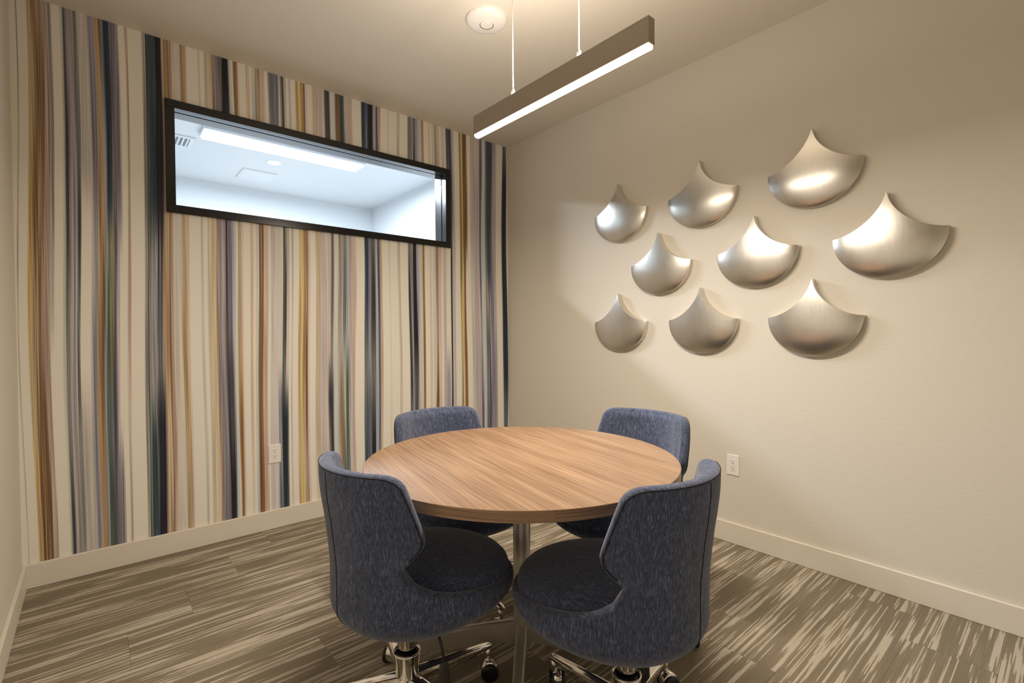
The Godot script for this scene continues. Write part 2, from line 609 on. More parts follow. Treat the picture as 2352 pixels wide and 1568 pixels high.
# ==================================================================== the room
func build_room() -> void:
	var t := 0.14
	# floor: slab with carpet planks laid on it
	var slab := boxes([[Vector3(-ROOM_W - t, -0.2, -0.0), Vector3(t, -0.006, ROOM_D + t)]], "floor", M.core, null, 0.001)
	structure(slab)
	var rows := int(ceil(ROOM_D / 0.25))
	for k in rows:
		var z0 := k * 0.25
		var z1 := minf(z0 + 0.25, ROOM_D)
		var x := -2.156 - 0.22 * (k - 1)
		while x > -ROOM_W:
			x -= 1.0
		while x < 0.0:
			var a := maxf(x, -ROOM_W)
			var b := minf(x + 1.0, 0.0)
			if b - a > 0.01:
				var variant := rng.randi_range(0, 7)
				var st := begin()
				carpet_plank(st, a, b, z0, z1, x, variant, rng.randf() < 0.5, rng.randf() < 0.5)
				done(st, "carpet_plank", M.carpet, slab)
			x += 1.0
	structure(boxes([[Vector3(-ROOM_W - t, CEIL, -0.12), Vector3(t, CEIL + 0.2, ROOM_D + t)]], "ceiling", M.ceiling, null, 0.001))
	structure(boxes([[Vector3(0.0, -0.2, -0.12), Vector3(t, CEIL + 0.2, ROOM_D + t)]], "wall_east", M.wall, null, 0.001))
	structure(boxes([[Vector3(-ROOM_W - t, -0.2, -0.12), Vector3(-ROOM_W, CEIL + 0.2, ROOM_D + t)]], "wall_west", M.wall, null, 0.001))
	structure(boxes([[Vector3(-ROOM_W - t, -0.2, ROOM_D), Vector3(t, CEIL + 0.2, ROOM_D + t)]], "wall_south", M.wall, null, 0.001))
	# mural wall: core with the window opening, and the printed wallcovering on its face
	var o := WIN.grow(-0.02)
	var x0 := -ROOM_W - t
	var x1 := t
	var core := boxes([
		[Vector3(x0, -0.2, -0.119), Vector3(x1, o.position.y, -0.002)],
		[Vector3(x0, o.end.y, -0.119), Vector3(x1, CEIL + 0.2, -0.002)],
		[Vector3(x0, o.position.y, -0.119), Vector3(o.position.x, o.end.y, -0.002)],
		[Vector3(o.end.x, o.position.y, -0.119), Vector3(x1, o.end.y, -0.002)]], "wall_north", M.white_wall, null, 0.0005)
	structure(core)
	var st := begin()
	st.set_smooth_group(-1)
	var xs := [-ROOM_W, o.position.x, o.end.x, 0.0]
	var ys := [0.0, o.position.y, o.end.y, CEIL]
	for i in 3:
		for j in 3:
			if i == 1 and j == 1:
				continue
			var pts := [Vector3(xs[i], ys[j], 0), Vector3(xs[i], ys[j + 1], 0), Vector3(xs[i + 1], ys[j + 1], 0), Vector3(xs[i + 1], ys[j], 0)]
			var uvs := []
			for q in pts:
				uvs.append(Vector2((q.x + ROOM_W) / ROOM_W, 1.0 - q.y / CEIL))
			face(st, pts, Vector3.BACK, uvs)
	var paper := done(st, "wallcovering", M.mural, core)
	paper.set_meta("label", "printed wallcovering of vertical brushed stripes in navy, gold, brown and mauve")
	# baseboards
	var h := 0.114
	var d := 0.015
	structure(boxes([[Vector3(-ROOM_W, 0.0, 0.0), Vector3(0.0, h, d)]], "baseboard_north", M.trim, null, 0.003))
	structure(boxes([[Vector3(-d, 0.0, d), Vector3(0.0, h, ROOM_D)]], "baseboard_east", M.trim, null, 0.003))
	structure(boxes([[Vector3(-ROOM_W, 0.0, d), Vector3(-ROOM_W + d, h, ROOM_D)]], "baseboard_west", M.trim, null, 0.003))
	structure(boxes([[Vector3(-ROOM_W + d, 0.0, ROOM_D - d), Vector3(-d, h, ROOM_D)]], "baseboard_south", M.trim, null, 0.003))


func carpet_plank(st: SurfaceTool, a: float, b: float, z0: float, z1: float, x0: float, variant: int, flip_u: bool, flip_v: bool) -> void:
	st.set_smooth_group(-1)
	var e := 0.0003
	var lo := -0.006
	var uv := func(x: float, z: float) -> Vector2:
		var u := clampf(x - x0, 0.002, 0.998)
		var v := clampf((z - z0) / 0.25, 0.01, 0.99)
		return Vector2(1.0 - u if flip_u else u, (variant + (1.0 - v if flip_v else v)) / 8.0)
	var top := [Vector3(a + e, 0, z0 + e), Vector3(a + e, 0, z1 - e), Vector3(b - e, 0, z1 - e), Vector3(b - e, 0, z0 + e)]
	var bot := [Vector3(a, lo, z0), Vector3(a, lo, z1), Vector3(b, lo, z1), Vector3(b, lo, z0)]
	var tu := []
	for q in top:
		tu.append(uv.call(q.x, q.z))
	face(st, top, Vector3.UP, tu)
	var mid := Vector3((a + b) / 2, 0, (z0 + z1) / 2)
	for i in 4:
		var j := (i + 1) % 4
		face(st, [bot[i], bot[j], top[j], top[i]], (bot[i] + bot[j]) / 2 - mid, [tu[i], tu[j], tu[j], tu[i]])


func build_window() -> void:
	var w := structure(thing("window_1", "long black framed interior window high in the striped mural wall", "window"))
	var o := WIN
	var f := 0.043
	var zf := 0.018
	var i := o.grow(-f)
	# casing on the mural side, four mitred members
	var members := {
		"casing_top": [Vector3(o.position.x, i.end.y, 0.0), Vector3(o.end.x, o.end.y, zf)],
		"casing_bottom": [Vector3(o.position.x, o.position.y, 0.0), Vector3(o.end.x, i.position.y, zf)],
		"casing_left": [Vector3(o.position.x, i.position.y, 0.0), Vector3(i.position.x, i.end.y, zf)],
		"casing_right": [Vector3(i.end.x, i.position.y, 0.0), Vector3(o.end.x, i.end.y, zf)]}
	for k in members:
		boxes([members[k]], "casing", M.black_frame, w, 0.0015)
	# jamb liner through the wall, in two steps with a glazing channel between
	var lists := [[-0.036, 0.0], [-0.125, -0.048]]
	for l in lists:
		var zl: float = l[0]
		var zh: float = l[1]
		boxes([
			[Vector3(o.position.x + 0.02, i.end.y, zl), Vector3(o.end.x - 0.02, o.end.y - 0.02, zh)],
			[Vector3(o.position.x + 0.02, o.position.y + 0.02, zl), Vector3(o.end.x - 0.02, i.position.y, zh)],
			[Vector3(o.position.x + 0.02, i.position.y, zl), Vector3(i.position.x, i.end.y, zh)],
			[Vector3(i.end.x, i.position.y, zl), Vector3(o.end.x - 0.02, i.end.y, zh)]], "jamb", M.black_frame, w, 0.001)
	# casing on the far side
	boxes([
		[Vector3(o.position.x, i.end.y, -0.137), Vector3(o.end.x, o.end.y, -0.12)],
		[Vector3(o.position.x, o.position.y, -0.137), Vector3(o.end.x, i.position.y, -0.12)],
		[Vector3(o.position.x, i.position.y, -0.137), Vector3(i.position.x, i.end.y, -0.12)],
		[Vector3(i.end.x, i.position.y, -0.137), Vector3(o.end.x, i.end.y, -0.12)]], "casing", M.black_frame, w, 0.001)
	# gasket in the channel and the pane
	boxes([
		[Vector3(o.position.x + 0.02, i.end.y + 0.006, -0.048), Vector3(o.end.x - 0.02, o.end.y - 0.02, -0.036)],
		[Vector3(o.position.x + 0.02, o.position.y + 0.02, -0.048), Vector3(o.end.x - 0.02, i.position.y - 0.006, -0.036)],
		[Vector3(o.position.x + 0.02, i.position.y, -0.048), Vector3(i.position.x - 0.006, i.end.y, -0.036)],
		[Vector3(i.end.x + 0.006, i.position.y, -0.048), Vector3(o.end.x - 0.02, i.end.y, -0.036)]], "gasket", M.gasket, w, 0.0005)
	var st := begin()
	st.set_smooth_group(-1)
	var g := i.grow(0.006)
	face(st, [Vector3(g.position.x, g.position.y, -0.042), Vector3(g.position.x, g.end.y, -0.042), Vector3(g.end.x, g.end.y, -0.042), Vector3(g.end.x, g.position.y, -0.042)], Vector3.BACK)
	var pane := done(st, "pane", M.glass, w)
	pane.set_meta("label", "clear glass pane")


# ==================================================================== the room beyond the window
func build_next_room() -> void:
	var t := 0.14
	var xl := -3.6
	var zb := -2.65
	structure(boxes([[Vector3(xl - t, CEIL, zb - t), Vector3(t, CEIL + 0.2, -0.12)]], "ceiling_beyond", M.white_wall, null, 0.001))
	structure(boxes([[Vector3(xl - t, -0.2, zb - t), Vector3(t, -0.0, -0.0)]], "floor_beyond", M.core, null, 0.001))
	structure(boxes([[Vector3(xl - t, -0.2, zb - t), Vector3(t, CEIL + 0.2, zb)]], "wall_beyond_north", M.white_wall, null, 0.001))
	structure(boxes([[Vector3(0.0, -0.2, zb), Vector3(t, CEIL + 0.2, -0.12)]], "wall_beyond_east", M.white_wall, null, 0.001))
	structure(boxes([[Vector3(xl - t, -0.2, zb), Vector3(xl, CEIL + 0.2, -0.119)]], "wall_beyond_west", M.white_wall, null, 0.001))
	structure(boxes([[Vector3(xl, -0.2, -0.119), Vector3(-ROOM_W - t, CEIL + 0.2, -0.002)]], "wall_beyond_south", M.white_wall, null, 0.001))
	# four-foot ceiling light
	var at := Vector3(-1.405, CEIL, -1.18)
	var l := thing("ceiling_light", "long white strip light glowing on the ceiling beyond the window", "ceiling light", at)
	boxes([[Vector3(-0.63, -0.03, -0.105), Vector3(0.63, 0.0, 0.105)]], "housing", M.grille, l, 0.004)
	boxes([[Vector3(-0.618, -0.048, -0.096), Vector3(0.618, -0.028, 0.096)]], "diffuser", M.lens_cool, l, 0.006)
	area_light("strip_glow", l, Vector3(0, -0.052, 0), Vector2(1.2, 0.18), Vector3.DOWN, Color(0.91, 0.955, 1.0), 12.5)
	# supply register and return panel in that ceiling
	var v := thing("ceiling_vent", "white louvred air register on the ceiling beyond the window", "vent", Vector3(-2.2, CEIL, -1.55))
	boxes([
		[Vector3(-0.16, -0.012, -0.13), Vector3(0.16, 0.0, -0.10)], [Vector3(-0.16, -0.012, 0.10), Vector3(0.16, 0.0, 0.13)],
		[Vector3(-0.16, -0.012, -0.10), Vector3(-0.13, 0.0, 0.10)], [Vector3(0.13, -0.012, -0.10), Vector3(0.16, 0.0, 0.10)]], "frame", M.grille, v, 0.002)
	boxes([[Vector3(-0.13, -0.003, -0.10), Vector3(0.13, 0.0, 0.10)]], "backing", M.grille_dark, v, 0.0005)
	for k in 9:
		var x := -0.118 + k * 0.0295
		boxes([[Vector3(x - 0.006, -0.011, -0.10), Vector3(x + 0.006, -0.003, 0.10)]], "slat", M.grille, v, 0.001)
	var p := thing("ceiling_panel", "pale grey square access panel on the ceiling beyond the window", "panel", Vector3(-1.44, CEIL, -2.12))
	boxes([[Vector3(-0.15, -0.010, -0.17), Vector3(0.15, 0.0, 0.17)]], "frame", M.grille, p, 0.003)
	boxes([[Vector3(-0.13, -0.013, -0.15), Vector3(0.13, -0.008, 0.15)]], "cover", M.grille, p, 0.002)
	build_smoke_detector("smoke_detector", Vector3(-1.41, CEIL, -1.62), 0.06, "small white smoke detector on the ceiling beyond the window")


func area_light(called: String, parent: Node3D, at: Vector3, size: Vector2, towards: Vector3, color: Color, energy: float) -> void:
	var a := AreaLight3D.new()
	a.name = called
	a.area_size = size
	a.area_normalize_energy = true
	a.light_color = color
	a.light_energy = energy
	a.area_range = 12.0
	a.area_attenuation = 2.0
	a.shadow_enabled = true
	parent.add_child(a)
	a.position = at
	# an area light shines along its own -z
	var z := -towards
	var x := Vector3.RIGHT
	a.basis = Basis(x, z.cross(x), z)


# ==================================================================== table
func build_table() -> void:
	var t := thing("round_table", "round walnut laminate table on a brushed steel column with cross feet", "table", TABLE)
	var r := 0.536
	var top := 0.738
	var th := 0.031
	var grain := Vector2(0.18, -0.984)
	var across := Vector2(0.984, 0.18)
	var st := begin()
	st.set_smooth_group(-1)
	var segs := 128
	var b := 0.0012
	var uvt := func(q: Vector3) -> Vector2:
		var f := Vector2(q.x, q.z)
		return Vector2(f.dot(grain) / 1.15 + 0.5, f.dot(across) / 1.15 + 0.5)
	for k in segs:
		var a0 := TAU * k / segs
		var a1 := TAU * (k + 1) / segs
		var p0 := Vector3(cos(a0) * (r - b), top, sin(a0) * (r - b))
		var p1 := Vector3(cos(a1) * (r - b), top, sin(a1) * (r - b))
		var c := Vector3(0, top, 0)
		face(st, [c, p0, p1], Vector3.UP, [uvt.call(c), uvt.call(p0), uvt.call(p1)])
	var tt := done(st, "tabletop", M.wood, t)
	st = begin()
	st.set_smooth_group(1)
	for k in segs:
		var a0 := TAU * k / segs
		var a1 := TAU * (k + 1) / segs
		var d0 := Vector3(cos(a0), 0, sin(a0))
		var d1 := Vector3(cos(a1), 0, sin(a1))
		var u0 := r * a0 / 1.15
		var u1 := r * a1 / 1.15
		var ya := top - th
		face(st, [d0 * r + Vector3.UP * ya, d1 * r + Vector3.UP * ya, d1 * r + Vector3.UP * (top - b), d0 * r + Vector3.UP * (top - b)], d0 + d1,
			[Vector2(u0, 0.06), Vector2(u1, 0.06), Vector2(u1, 0.03), Vector2(u0, 0.03)])
		st.set_smooth_group(2)
		face(st, [d0 * r + Vector3.UP * (top - b), d1 * r + Vector3.UP * (top - b), d1 * (r - b) + Vector3.UP * top, d0 * (r - b) + Vector3.UP * top], d0 + d1 + Vector3.UP * 2.0,
			[Vector2(u0, 0.03), Vector2(u1, 0.03), Vector2(u1, 0.02), Vector2(u0, 0.02)])
		st.set_smooth_group(1)
	var eb := done(st, "edge_band", M.wood_edge, tt)
	eb.set_meta("label", "walnut edge band")
	st = begin()
	lathe(st, [Vector2(0.0, top - th), Vector2(0.0001, top - th), Vector2(r - 0.002, top - th)], Vector3.ZERO, 64)
	var under := done(st, "underside", M.core, tt)
	under.set_meta("label", "plain underside of the tabletop")
	st = begin()
	st.set_smooth_group(-1)
	chamfer_box(st, Vector3(-0.2, top - th - 0.012, -0.03), Vector3(0.2, top - th - 0.001, 0.03), 0.002)
	chamfer_box(st, Vector3(-0.03, top - th - 0.012, -0.2), Vector3(0.03, top - th - 0.001, 0.2), 0.002)
	done(st, "top_bracket", M.satin_dark, t)
	st = begin()
	lathe(st, [Vector2(0.0, 0.06), Vector2(0.029, 0.061), Vector2(0.0305, 0.063), Vector2(0.0305, top - th - 0.013), Vector2(0.0, top - th - 0.012)], Vector3.ZERO, 40)
	done(st, "column", M.satin, t)
	for k in 4:
		var ang := PI / 4 + k * PI / 2
		table_foot(t, ang)


func table_foot(t: Node3D, ang: float) -> void:
	var dir := Vector3(cos(ang), 0, sin(ang))
	var side := Vector3(-sin(ang), 0, cos(ang))
	var st := begin()
	st.set_smooth_group(-1)
	var rings := []
	var stations := [[0.024, 0.150, 0.085, 0.0175], [0.12, 0.134, 0.066, 0.0170], [0.24, 0.109, 0.046, 0.0162], [0.36, 0.080, 0.028, 0.0152], [0.41, 0.066, 0.020, 0.0146], [0.425, 0.056, 0.022, 0.0120]]
	for s in stations:
		var c: Vector3 = dir * s[0]
		var w: float = s[3]
		var hi: float = s[1]
		var lo: float = s[2]
		var ring := []
		# section with a shallow channel between two bright ridges on top
		for q in [[-w, lo], [-w, hi - 0.002], [-w + 0.002, hi], [-w + 0.0065, hi], [-w + 0.008, hi - 0.0045], [w - 0.008, hi - 0.0045], [w - 0.0065, hi], [w - 0.002, hi], [w, hi - 0.002], [w, lo]]:
			ring.append(c + side * q[0] + Vector3.UP * q[1])
		rings.append(ring)
	# loft by hand: the channel is concave, so aim each strip by its own section normal
	var n: int = rings[0].size()
	for i in rings.size() - 1:
		for k in n:
			var k2 := (k + 1) % n
			var e: Vector3 = rings[i][k2] - rings[i][k]
			var out := e.cross(dir)
			# section runs left bottom -> top -> right bottom, so outward is on the left of travel
			if k == n - 1:
				out = Vector3.DOWN
			elif out.dot(Vector3.UP) < -0.001 and absf(e.dot(side)) > absf(e.y):
				out = -out
			elif k == 0:
				out = -side
			elif k == n - 2:
				out = side
			elif k == 3:
				out = side + Vector3.UP
			elif k == 5:
				out = -side + Vector3.UP
			elif k == 1:
				out = -side + Vector3.UP
			elif k == 7:
				out = side + Vector3.UP
			face(st, [rings[i][k], rings[i][k2], rings[i + 1][k2], rings[i + 1][k]], out)
	var last: Array = rings[rings.size() - 1]
	for k in n - 1:
		face(st, [(last[0] + last[n - 1]) * 0.5, last[k], last[k + 1]], dir)
	var f := done(st, "foot", M.satin, t)
	st = begin()
	lathe(st, [Vector2(0.0, 0.0), Vector2(0.012, 0.001), Vector2(0.013, 0.006), Vector2(0.006, 0.010), Vector2(0.006, 0.026), Vector2(0.0, 0.027)], dir * 0.395, 14)
	var g := done(st, "glide", M.black_plastic, f)
	g.set_meta("label", "small black levelling glide")


# ==================================================================== chairs
const EDGE := [[0.566, 43.0], [0.583, 43.8], [0.606, 49.3], [0.624, 53.4], [0.639, 56.0], [0.652, 56.6], [0.700, 54.2], [0.750, 51.2], [0.785, 48.6], [0.797, 46.6], [0.804, 44.2], [0.8085, 41.0], [0.8105, 37.0]]
const RIM := [[43.0, 0.566], [44.3, 0.546], [48.0, 0.526], [55.0, 0.506], [62.0, 0.492], [73.0, 0.480], [89.0, 0.468], [110.0, 0.455], [133.0, 0.441], [158.0, 0.432], [180.0, 0.430]]
const Y_TURN := 0.426
const Y_BOT := 0.322


func shell_radius(y: float, al: float) -> Vector2:
	var t := smoothstep(0.45, 0.81, y)
	var r := lerpf(0.262, 0.285, t)
	var c := lerpf(0.077, 0.050, t)
	var back := maxf(0.0, cos(al))
	r += curve1([[0.40, 0.025], [0.48, 0.024], [0.55, 0.016], [0.67, 0.004], [0.81, 0.001]], y) * back * back
	return Vector2(r, c)


func shell_point(al: float, y: float, shrink := 0.0) -> Vector3:
	var rc := shell_radius(y, al)
	var r := rc.x - shrink
	return Vector3(r * sin(al), y, rc.y - r * cos(al))


func bowl_point(al: float, q: float, shrink := 0.0) -> Vector3:
	# q: 0 at the bottom centre, 1 where the side turns upright
	var rc := shell_radius(Y_TURN, al)
	var back := 0.5 + 0.5 * cos(al)
	var n := lerpf(1.65, 2.35, back)
	var y := Y_BOT + (Y_TURN - Y_BOT) * (1.0 - pow(maxf(0.0, 1.0 - pow(q, n)), 1.0 / lerpf(1.5, 1.7, back)))
	var r := maxf(0.0, rc.x * q - shrink)
	return Vector3(r * sin(al), y + shrink * 0.7 * (1.0 - q), rc.y * q - r * cos(al))


func build_chairs() -> void:
	var label := "navy heathered swivel chair with its back to the plain wall opposite the silver scallops"
	var ch := make_chair(label)
	place_chair(ch, Vector3(-1.983, 0, 1.875), Vector2(1, -0.03), -2.0)
	var b := copy_of(ch, "swivel_chair", "navy heathered swivel chair across the table from the one at the striped wall", Vector3.ZERO, 0.0)
	place_chair(b, Vector3(-1.572, 0, 2.364), Vector2(-0.06, -1), -13.0)
	var c := copy_of(ch, "swivel_chair", "navy heathered swivel chair with its back to the striped mural wall", Vector3.ZERO, 0.0)
	place_chair(c, Vector3(-1.49, 0, 1.40), Vector2(0.0, 1), 18.0)
	var d := copy_of(ch, "swivel_chair", "navy heathered swivel chair with its back to the silver scallop wall", Vector3.ZERO, 0.0)
	place_chair(d, Vector3(-0.985, 0, 1.93), Vector2(-1, 0.02), 20.0)


func place_chair(ch: Node3D, at: Vector3, fwd: Vector2, leg_deg: float) -> void:
	ch.position = at
	ch.rotation.y = atan2(fwd.x, fwd.y)
	# the star base swivels on its own: one leg points along world angle leg_deg (x towards z)
	for k in ch.get_children():
		if k.has_meta("spin"):
			k.rotation.y = -deg_to_rad(leg_deg + 72.0 * int(k.get_meta("spin"))) - ch.rotation.y


func make_chair(label: String) -> Node3D:
	var ch := thing("swivel_chair", label, "chair", Vector3.ZERO, 0.0, "four swivel chairs round the table")
	# ---- shell grid: columns round the axis, rows from the bottom centre up
	var inner := 28
	var outer := 44
	var al_notch := deg_to_rad(43.0)
	var cols := []
	for i in inner + 1:
		cols.append(lerpf(-al_notch, al_notch, float(i) / inner))
	for i in range(1, outer):
		cols.append(lerpf(al_notch, TAU - al_notch, float(i) / outer))
	var nc := cols.size()
	var grid := []                    # lower rows: full ring
	for j in range(1, 13):
		var row := []
		for al in cols:
			row.append(bowl_point(al, sin(PI / 2 * j / 12.0)))
		grid.append(row)
	for j in range(1, 9):
		var row := []
		for al in cols:
			row.append(shell_point(al, lerpf(Y_TURN, rim_height(al), j / 8.0)))
		grid.append(row)
	var up := []                      # upper rows: the back between its two front edges
	var ups := [0.566, 0.575, 0.584, 0.595, 0.606, 0.617, 0.628, 0.638, 0.648, 0.66, 0.68, 0.70, 0.72, 0.74, 0.76, 0.775, 0.785, 0.793, 0.800, 0.805, 0.8085, 0.8105]
	for y in ups:
		var e := deg_to_rad(curve1(EDGE, y))
		var row := []
		for i in inner + 1:
			row.append(shell_point(lerpf(-e, e, float(i) / inner), y + 0.0))
		up.append(row)
	var axis := Vector3(0, 0, 0.09)
	var st := begin()
	st.set_smooth_group(1)
	var bottom := Vector3(0, Y_BOT, 0)
	for i in nc:
		face(st, [bottom, grid[0][i], grid[0][(i + 1) % nc]], Vector3.DOWN)
	for j in grid.size() - 1:
		for i in nc:
			var i2 := (i + 1) % nc
			var pts := [grid[j][i], grid[j][i2], grid[j + 1][i2], grid[j + 1][i]]
			var m: Vector3 = (pts[0] + pts[2]) * 0.5
			var out := Vector3(m.x - axis.x, 0, m.z - axis.z)
			if j < 11:
				out += Vector3.DOWN * 0.4
			face(st, pts, out)
	for j in up.size() - 1:
		for i in inner:
			var pts := [up[j][i], up[j][i + 1], up[j + 1][i + 1], up[j + 1][i]]
			var m: Vector3 = (pts[0] + pts[2]) * 0.5
			face(st, pts, Vector3(m.x, 0, m.z - axis.z))
	# ---- edge loop: front rim, notch, wing, top, wing, notch, rim
	var loop := []                    # [point, inward, away from the panel]
	var top_row: Array = grid[grid.size() - 1]
	for i in range(inner + outer / 2, inner - 1, -1):
		loop.append(top_row[i])
	for j in range(1, up.size()):
		loop.append(up[j][inner])
	for i in range(inner - 1, -1, -1):
		loop.append(up[up.size() - 1][i])
	for j in range(up.size() - 2, 0, -1):
		loop.append(up[j][0])
	loop.append(top_row[0])
	for i in range(nc - 1, inner + outer / 2 - 1, -1):
		loop.append(top_row[i])
	loop.pop_back()
	done(st, "shell", M.fabric, ch)
	var T := 0.036
	var ln := loop.size()
	var bands := []
	var inner_loop := []
	for k in ln:
		var p: Vector3 = loop[k]
		var tan_: Vector3 = (loop[(k + 1) % ln] - loop[(k - 1 + ln) % ln]).normalized()
		var tan2: Vector3 = (loop[(k + 3) % ln] - loop[(k - 3 + ln) % ln]).normalized()
		tan_ = (tan_ + tan2).normalized()
		var n_in := Vector3(-p.x, 0, axis.z - p.z).normalized()
		n_in = (n_in - tan_ * n_in.dot(tan_)).normalized()
		var away := n_in.cross(tan_).normalized()
		# the loop runs so that the panel lies on one side all the way; test once with the top edge
		if k > 0 and bands.size():
			pass
		bands.append([p, n_in, away])
	# fix the sense of "away" so that at the top edge it points up
	var best := 0
	for k in ln:
		if loop[k].y > loop[best].y or (is_equal_approx(loop[k].y, loop[best].y) and absf(loop[k].x) < absf(loop[best].x)):
			best = k
	var sgn := 1.0 if bands[best][2].y > 0.0 else -1.0
	st = begin()
	st.set_smooth_group(1)
	var arcs := []
	for k in ln:
		var b: Array = bands[k]
		var arc := []
		for q in 8:
			var f := PI * q / 7.0
			arc.append(b[0] + b[1] * T * (0.5 - 0.5 * cos(f)) + b[2] * sgn * 0.011 * sin(f))
		arcs.append(arc)
		inner_loop.append(arc[7])
	for k in ln:
		var k2 := (k + 1) % ln
		for q in 7:
			var f := PI * (q + 0.5) / 7.0
			face(st, [arcs[k][q], arcs[k2][q], arcs[k2][q + 1], arcs[k][q + 1]], bands[k][2] * sgn * sin(f) - bands[k][1] * cos(f))
	var eb := done(st, "edge_band", M.fabric, ch)
	eb.set_meta("label", "padded top edge panel")
	# ---- lining: the inside of the back, following the outside at the shell's thickness
	st = begin()
	st.set_smooth_group(1)
	var lin := []
	for j in up.size():
		var row := []
		for i in inner + 1:
			if i == 0 or i == inner or j == up.size() - 1:
				var p: Vector3 = up[j][i]
				var bi := loop.find(p)
				row.append(inner_loop[bi] if bi >= 0 else p)
			else:
				var p: Vector3 = up[j][i]
				var n_in := Vector3(-p.x, 0, axis.z - p.z).normalized()
				var edge := minf(minf(i, inner - i) / 3.0, (up.size() - 1 - j) / 5.0)
				row.append(p + n_in * (T + 0.012 * smoothstep(0.0, 1.0, edge)))
		lin.append(row)
	for j in range(0, 8):
		var row := []
		var y := lerpf(0.566, 0.44, (j + 1) / 8.0)
		for i in inner + 1:
			var a := lerpf(-al_notch, al_notch, float(i) / inner)
			row.append(shell_point(a, y, T + 0.010))
		lin.push_front(row)
	for j in lin.size() - 1:
		for i in inner:
			var pts := [lin[j][i], lin[j][i + 1], lin[j + 1][i + 1], lin[j + 1][i]]
			var m: Vector3 = (pts[0] + pts[2]) * 0.5
			face(st, pts, Vector3(-m.x, 0, axis.z - m.z))
	done(st, "backrest_lining", M.fabric, ch)
	# ---- inside of the seat shell below the rim, so that the tub is closed under the cushion
	st = begin()
	st.set_smooth_group(1)
	var wall_rows := []
	for j in 5:
		var row := []
		for i in nc:
			var al: float = cols[i]
			if j == 0:
				var bi := loop.find(top_row[i])
				row.append(inner_loop[bi] if bi >= 0 else shell_point(al, 0.566, T))
			else:
				var y0 := rim_height(al)
				row.append(shell_point(al, lerpf(y0, 0.40, j / 4.0), T + 0.006 * j))
		wall_rows.append(row)
	for j in 4:
		for i in nc:
			var i2 := (i + 1) % nc
			var pts := [wall_rows[j][i], wall_rows[j][i2], wall_rows[j + 1][i2], wall_rows[j + 1][i]]
			var m: Vector3 = (pts[0] + pts[2]) * 0.5
			face(st, pts, Vector3(-m.x, 0.3, axis.z - m.z))
	done(st, "tub_lining", M.fabric, ch)
	# ---- seams
	st = begin()
	var path := []
	for j in range(4, grid.size()):
		path.append(grid[j][inner / 2] * 1.0 + Vector3(0, 0, -0.0002))
	for j in range(1, up.size()):
		path.append(up[j][inner / 2] + Vector3(0, 0, -0.0002))
	tube(st, path, 0.0013, 6)
	var s1 := done(st, "seam", M.thread, ch)
	s1.set_meta("label", "dark centre back seam")
	st = begin()
	path = []
	for k in range(0, ln):
		var y: float = loop[k].y
		var along: Vector3 = bands[k][2] * sgn
		if y > 0.60:
			path.append(loop[k] + bands[k][1] * 0.0008 + along * 0.0048)
	tube(st, path, 0.0014, 6)
	var s2 := done(st, "seam", M.thread, ch)
	s2.set_meta("label", "dark seam along the top edge")
	# ---- seat cushion
	st = begin()
	st.set_smooth_group(1)
	var rows := []
	var prof := [[0.30, 0.0], [0.52, -0.001], [0.70, -0.003], [0.84, -0.008], [0.93, -0.016], [0.98, -0.028], [1.0, -0.044], [0.985, -0.062], [0.93, -0.08]]
	for pr in prof:
		var row := []
		for k in 56:
			var al := TAU * k / 56
			var fr := 0.5 - 0.5 * cos(al)            # 1 at the front
			var rad := lerpf(0.226, 0.244, fr)
			var c := Vector3(0, 0.512 - 0.016 * fr * fr * float(pr[0]), 0.086)
			row.append(c + Vector3(sin(al) * rad * pr[0], pr[1], -cos(al) * rad * pr[0]))
		rows.append(row)
	var ctr := Vector3(0, 0.513, 0.086)
	for k in 56:
		face(st, [ctr, rows[0][k], rows[0][(k + 1) % 56]], Vector3.UP)
	for j in rows.size() - 1:
		for k in 56:
			var k2 := (k + 1) % 56
			var pts := [rows[j][k], rows[j][k2], rows[j + 1][k2], rows[j + 1][k]]
			var m: Vector3 = (pts[0] + pts[2]) * 0.5 - ctr
			face(st, pts, Vector3(m.x, 0.12 if j < 4 else 0.0, m.z) + (Vector3.UP * 2.0 if j < 3 else Vector3.ZERO))
	done(st, "seat_cushion", M.fabric, ch)
	# ---- gas column and hub
	st = begin()
	lathe(st, [Vector2(0.0, 0.205), Vector2(0.0275, 0.206), Vector2(0.0275, 0.330), Vector2(0.0, 0.332)], Vector3.ZERO, 28)
	done(st, "column", M.chrome, ch)
	st = begin()
	lathe(st, [Vector2(0.0, 0.092), Vector2(0.026, 0.092), Vector2(0.030, 0.097), Vector2(0.032, 0.150), Vector2(0.036, 0.200), Vector2(0.0405, 0.226), Vector2(0.0405, 0.231), Vector2(0.037, 0.2325), Vector2(0.0335, 0.222), Vector2(0.0335, 0.212), Vector2(0.0, 0.210)], Vector3.ZERO, 36)
	done(st, "hub", M.chrome, ch)
	st = begin()
	lathe(st, [Vector2(0.0275, 0.213), Vector2(0.0335, 0.213), Vector2(0.0335, 0.224), Vector2(0.0275, 0.226)], Vector3.ZERO, 28)
	var col := done(st, "collar", M.black_plastic, ch)
	col.set_meta("label", "black collar ring")
	# ---- height lever at the sitter's right, hanging paddle
	st = begin()
	var lv := Vector3(-0.142, 0.0, 0.035)
	tube(st, [Vector3(-0.06, 0.335, 0.03), lv + Vector3(0.03, 0.318, 0), lv + Vector3(0.008, 0.285, 0), lv + Vector3(0, 0.255, 0), lv + Vector3(0, 0.236, 0)], 0.0042, 8)
	var lever := done(st, "lever", M.black_plastic, ch)
	st = begin()
	st.set_smooth_group(1)
	var pr := []
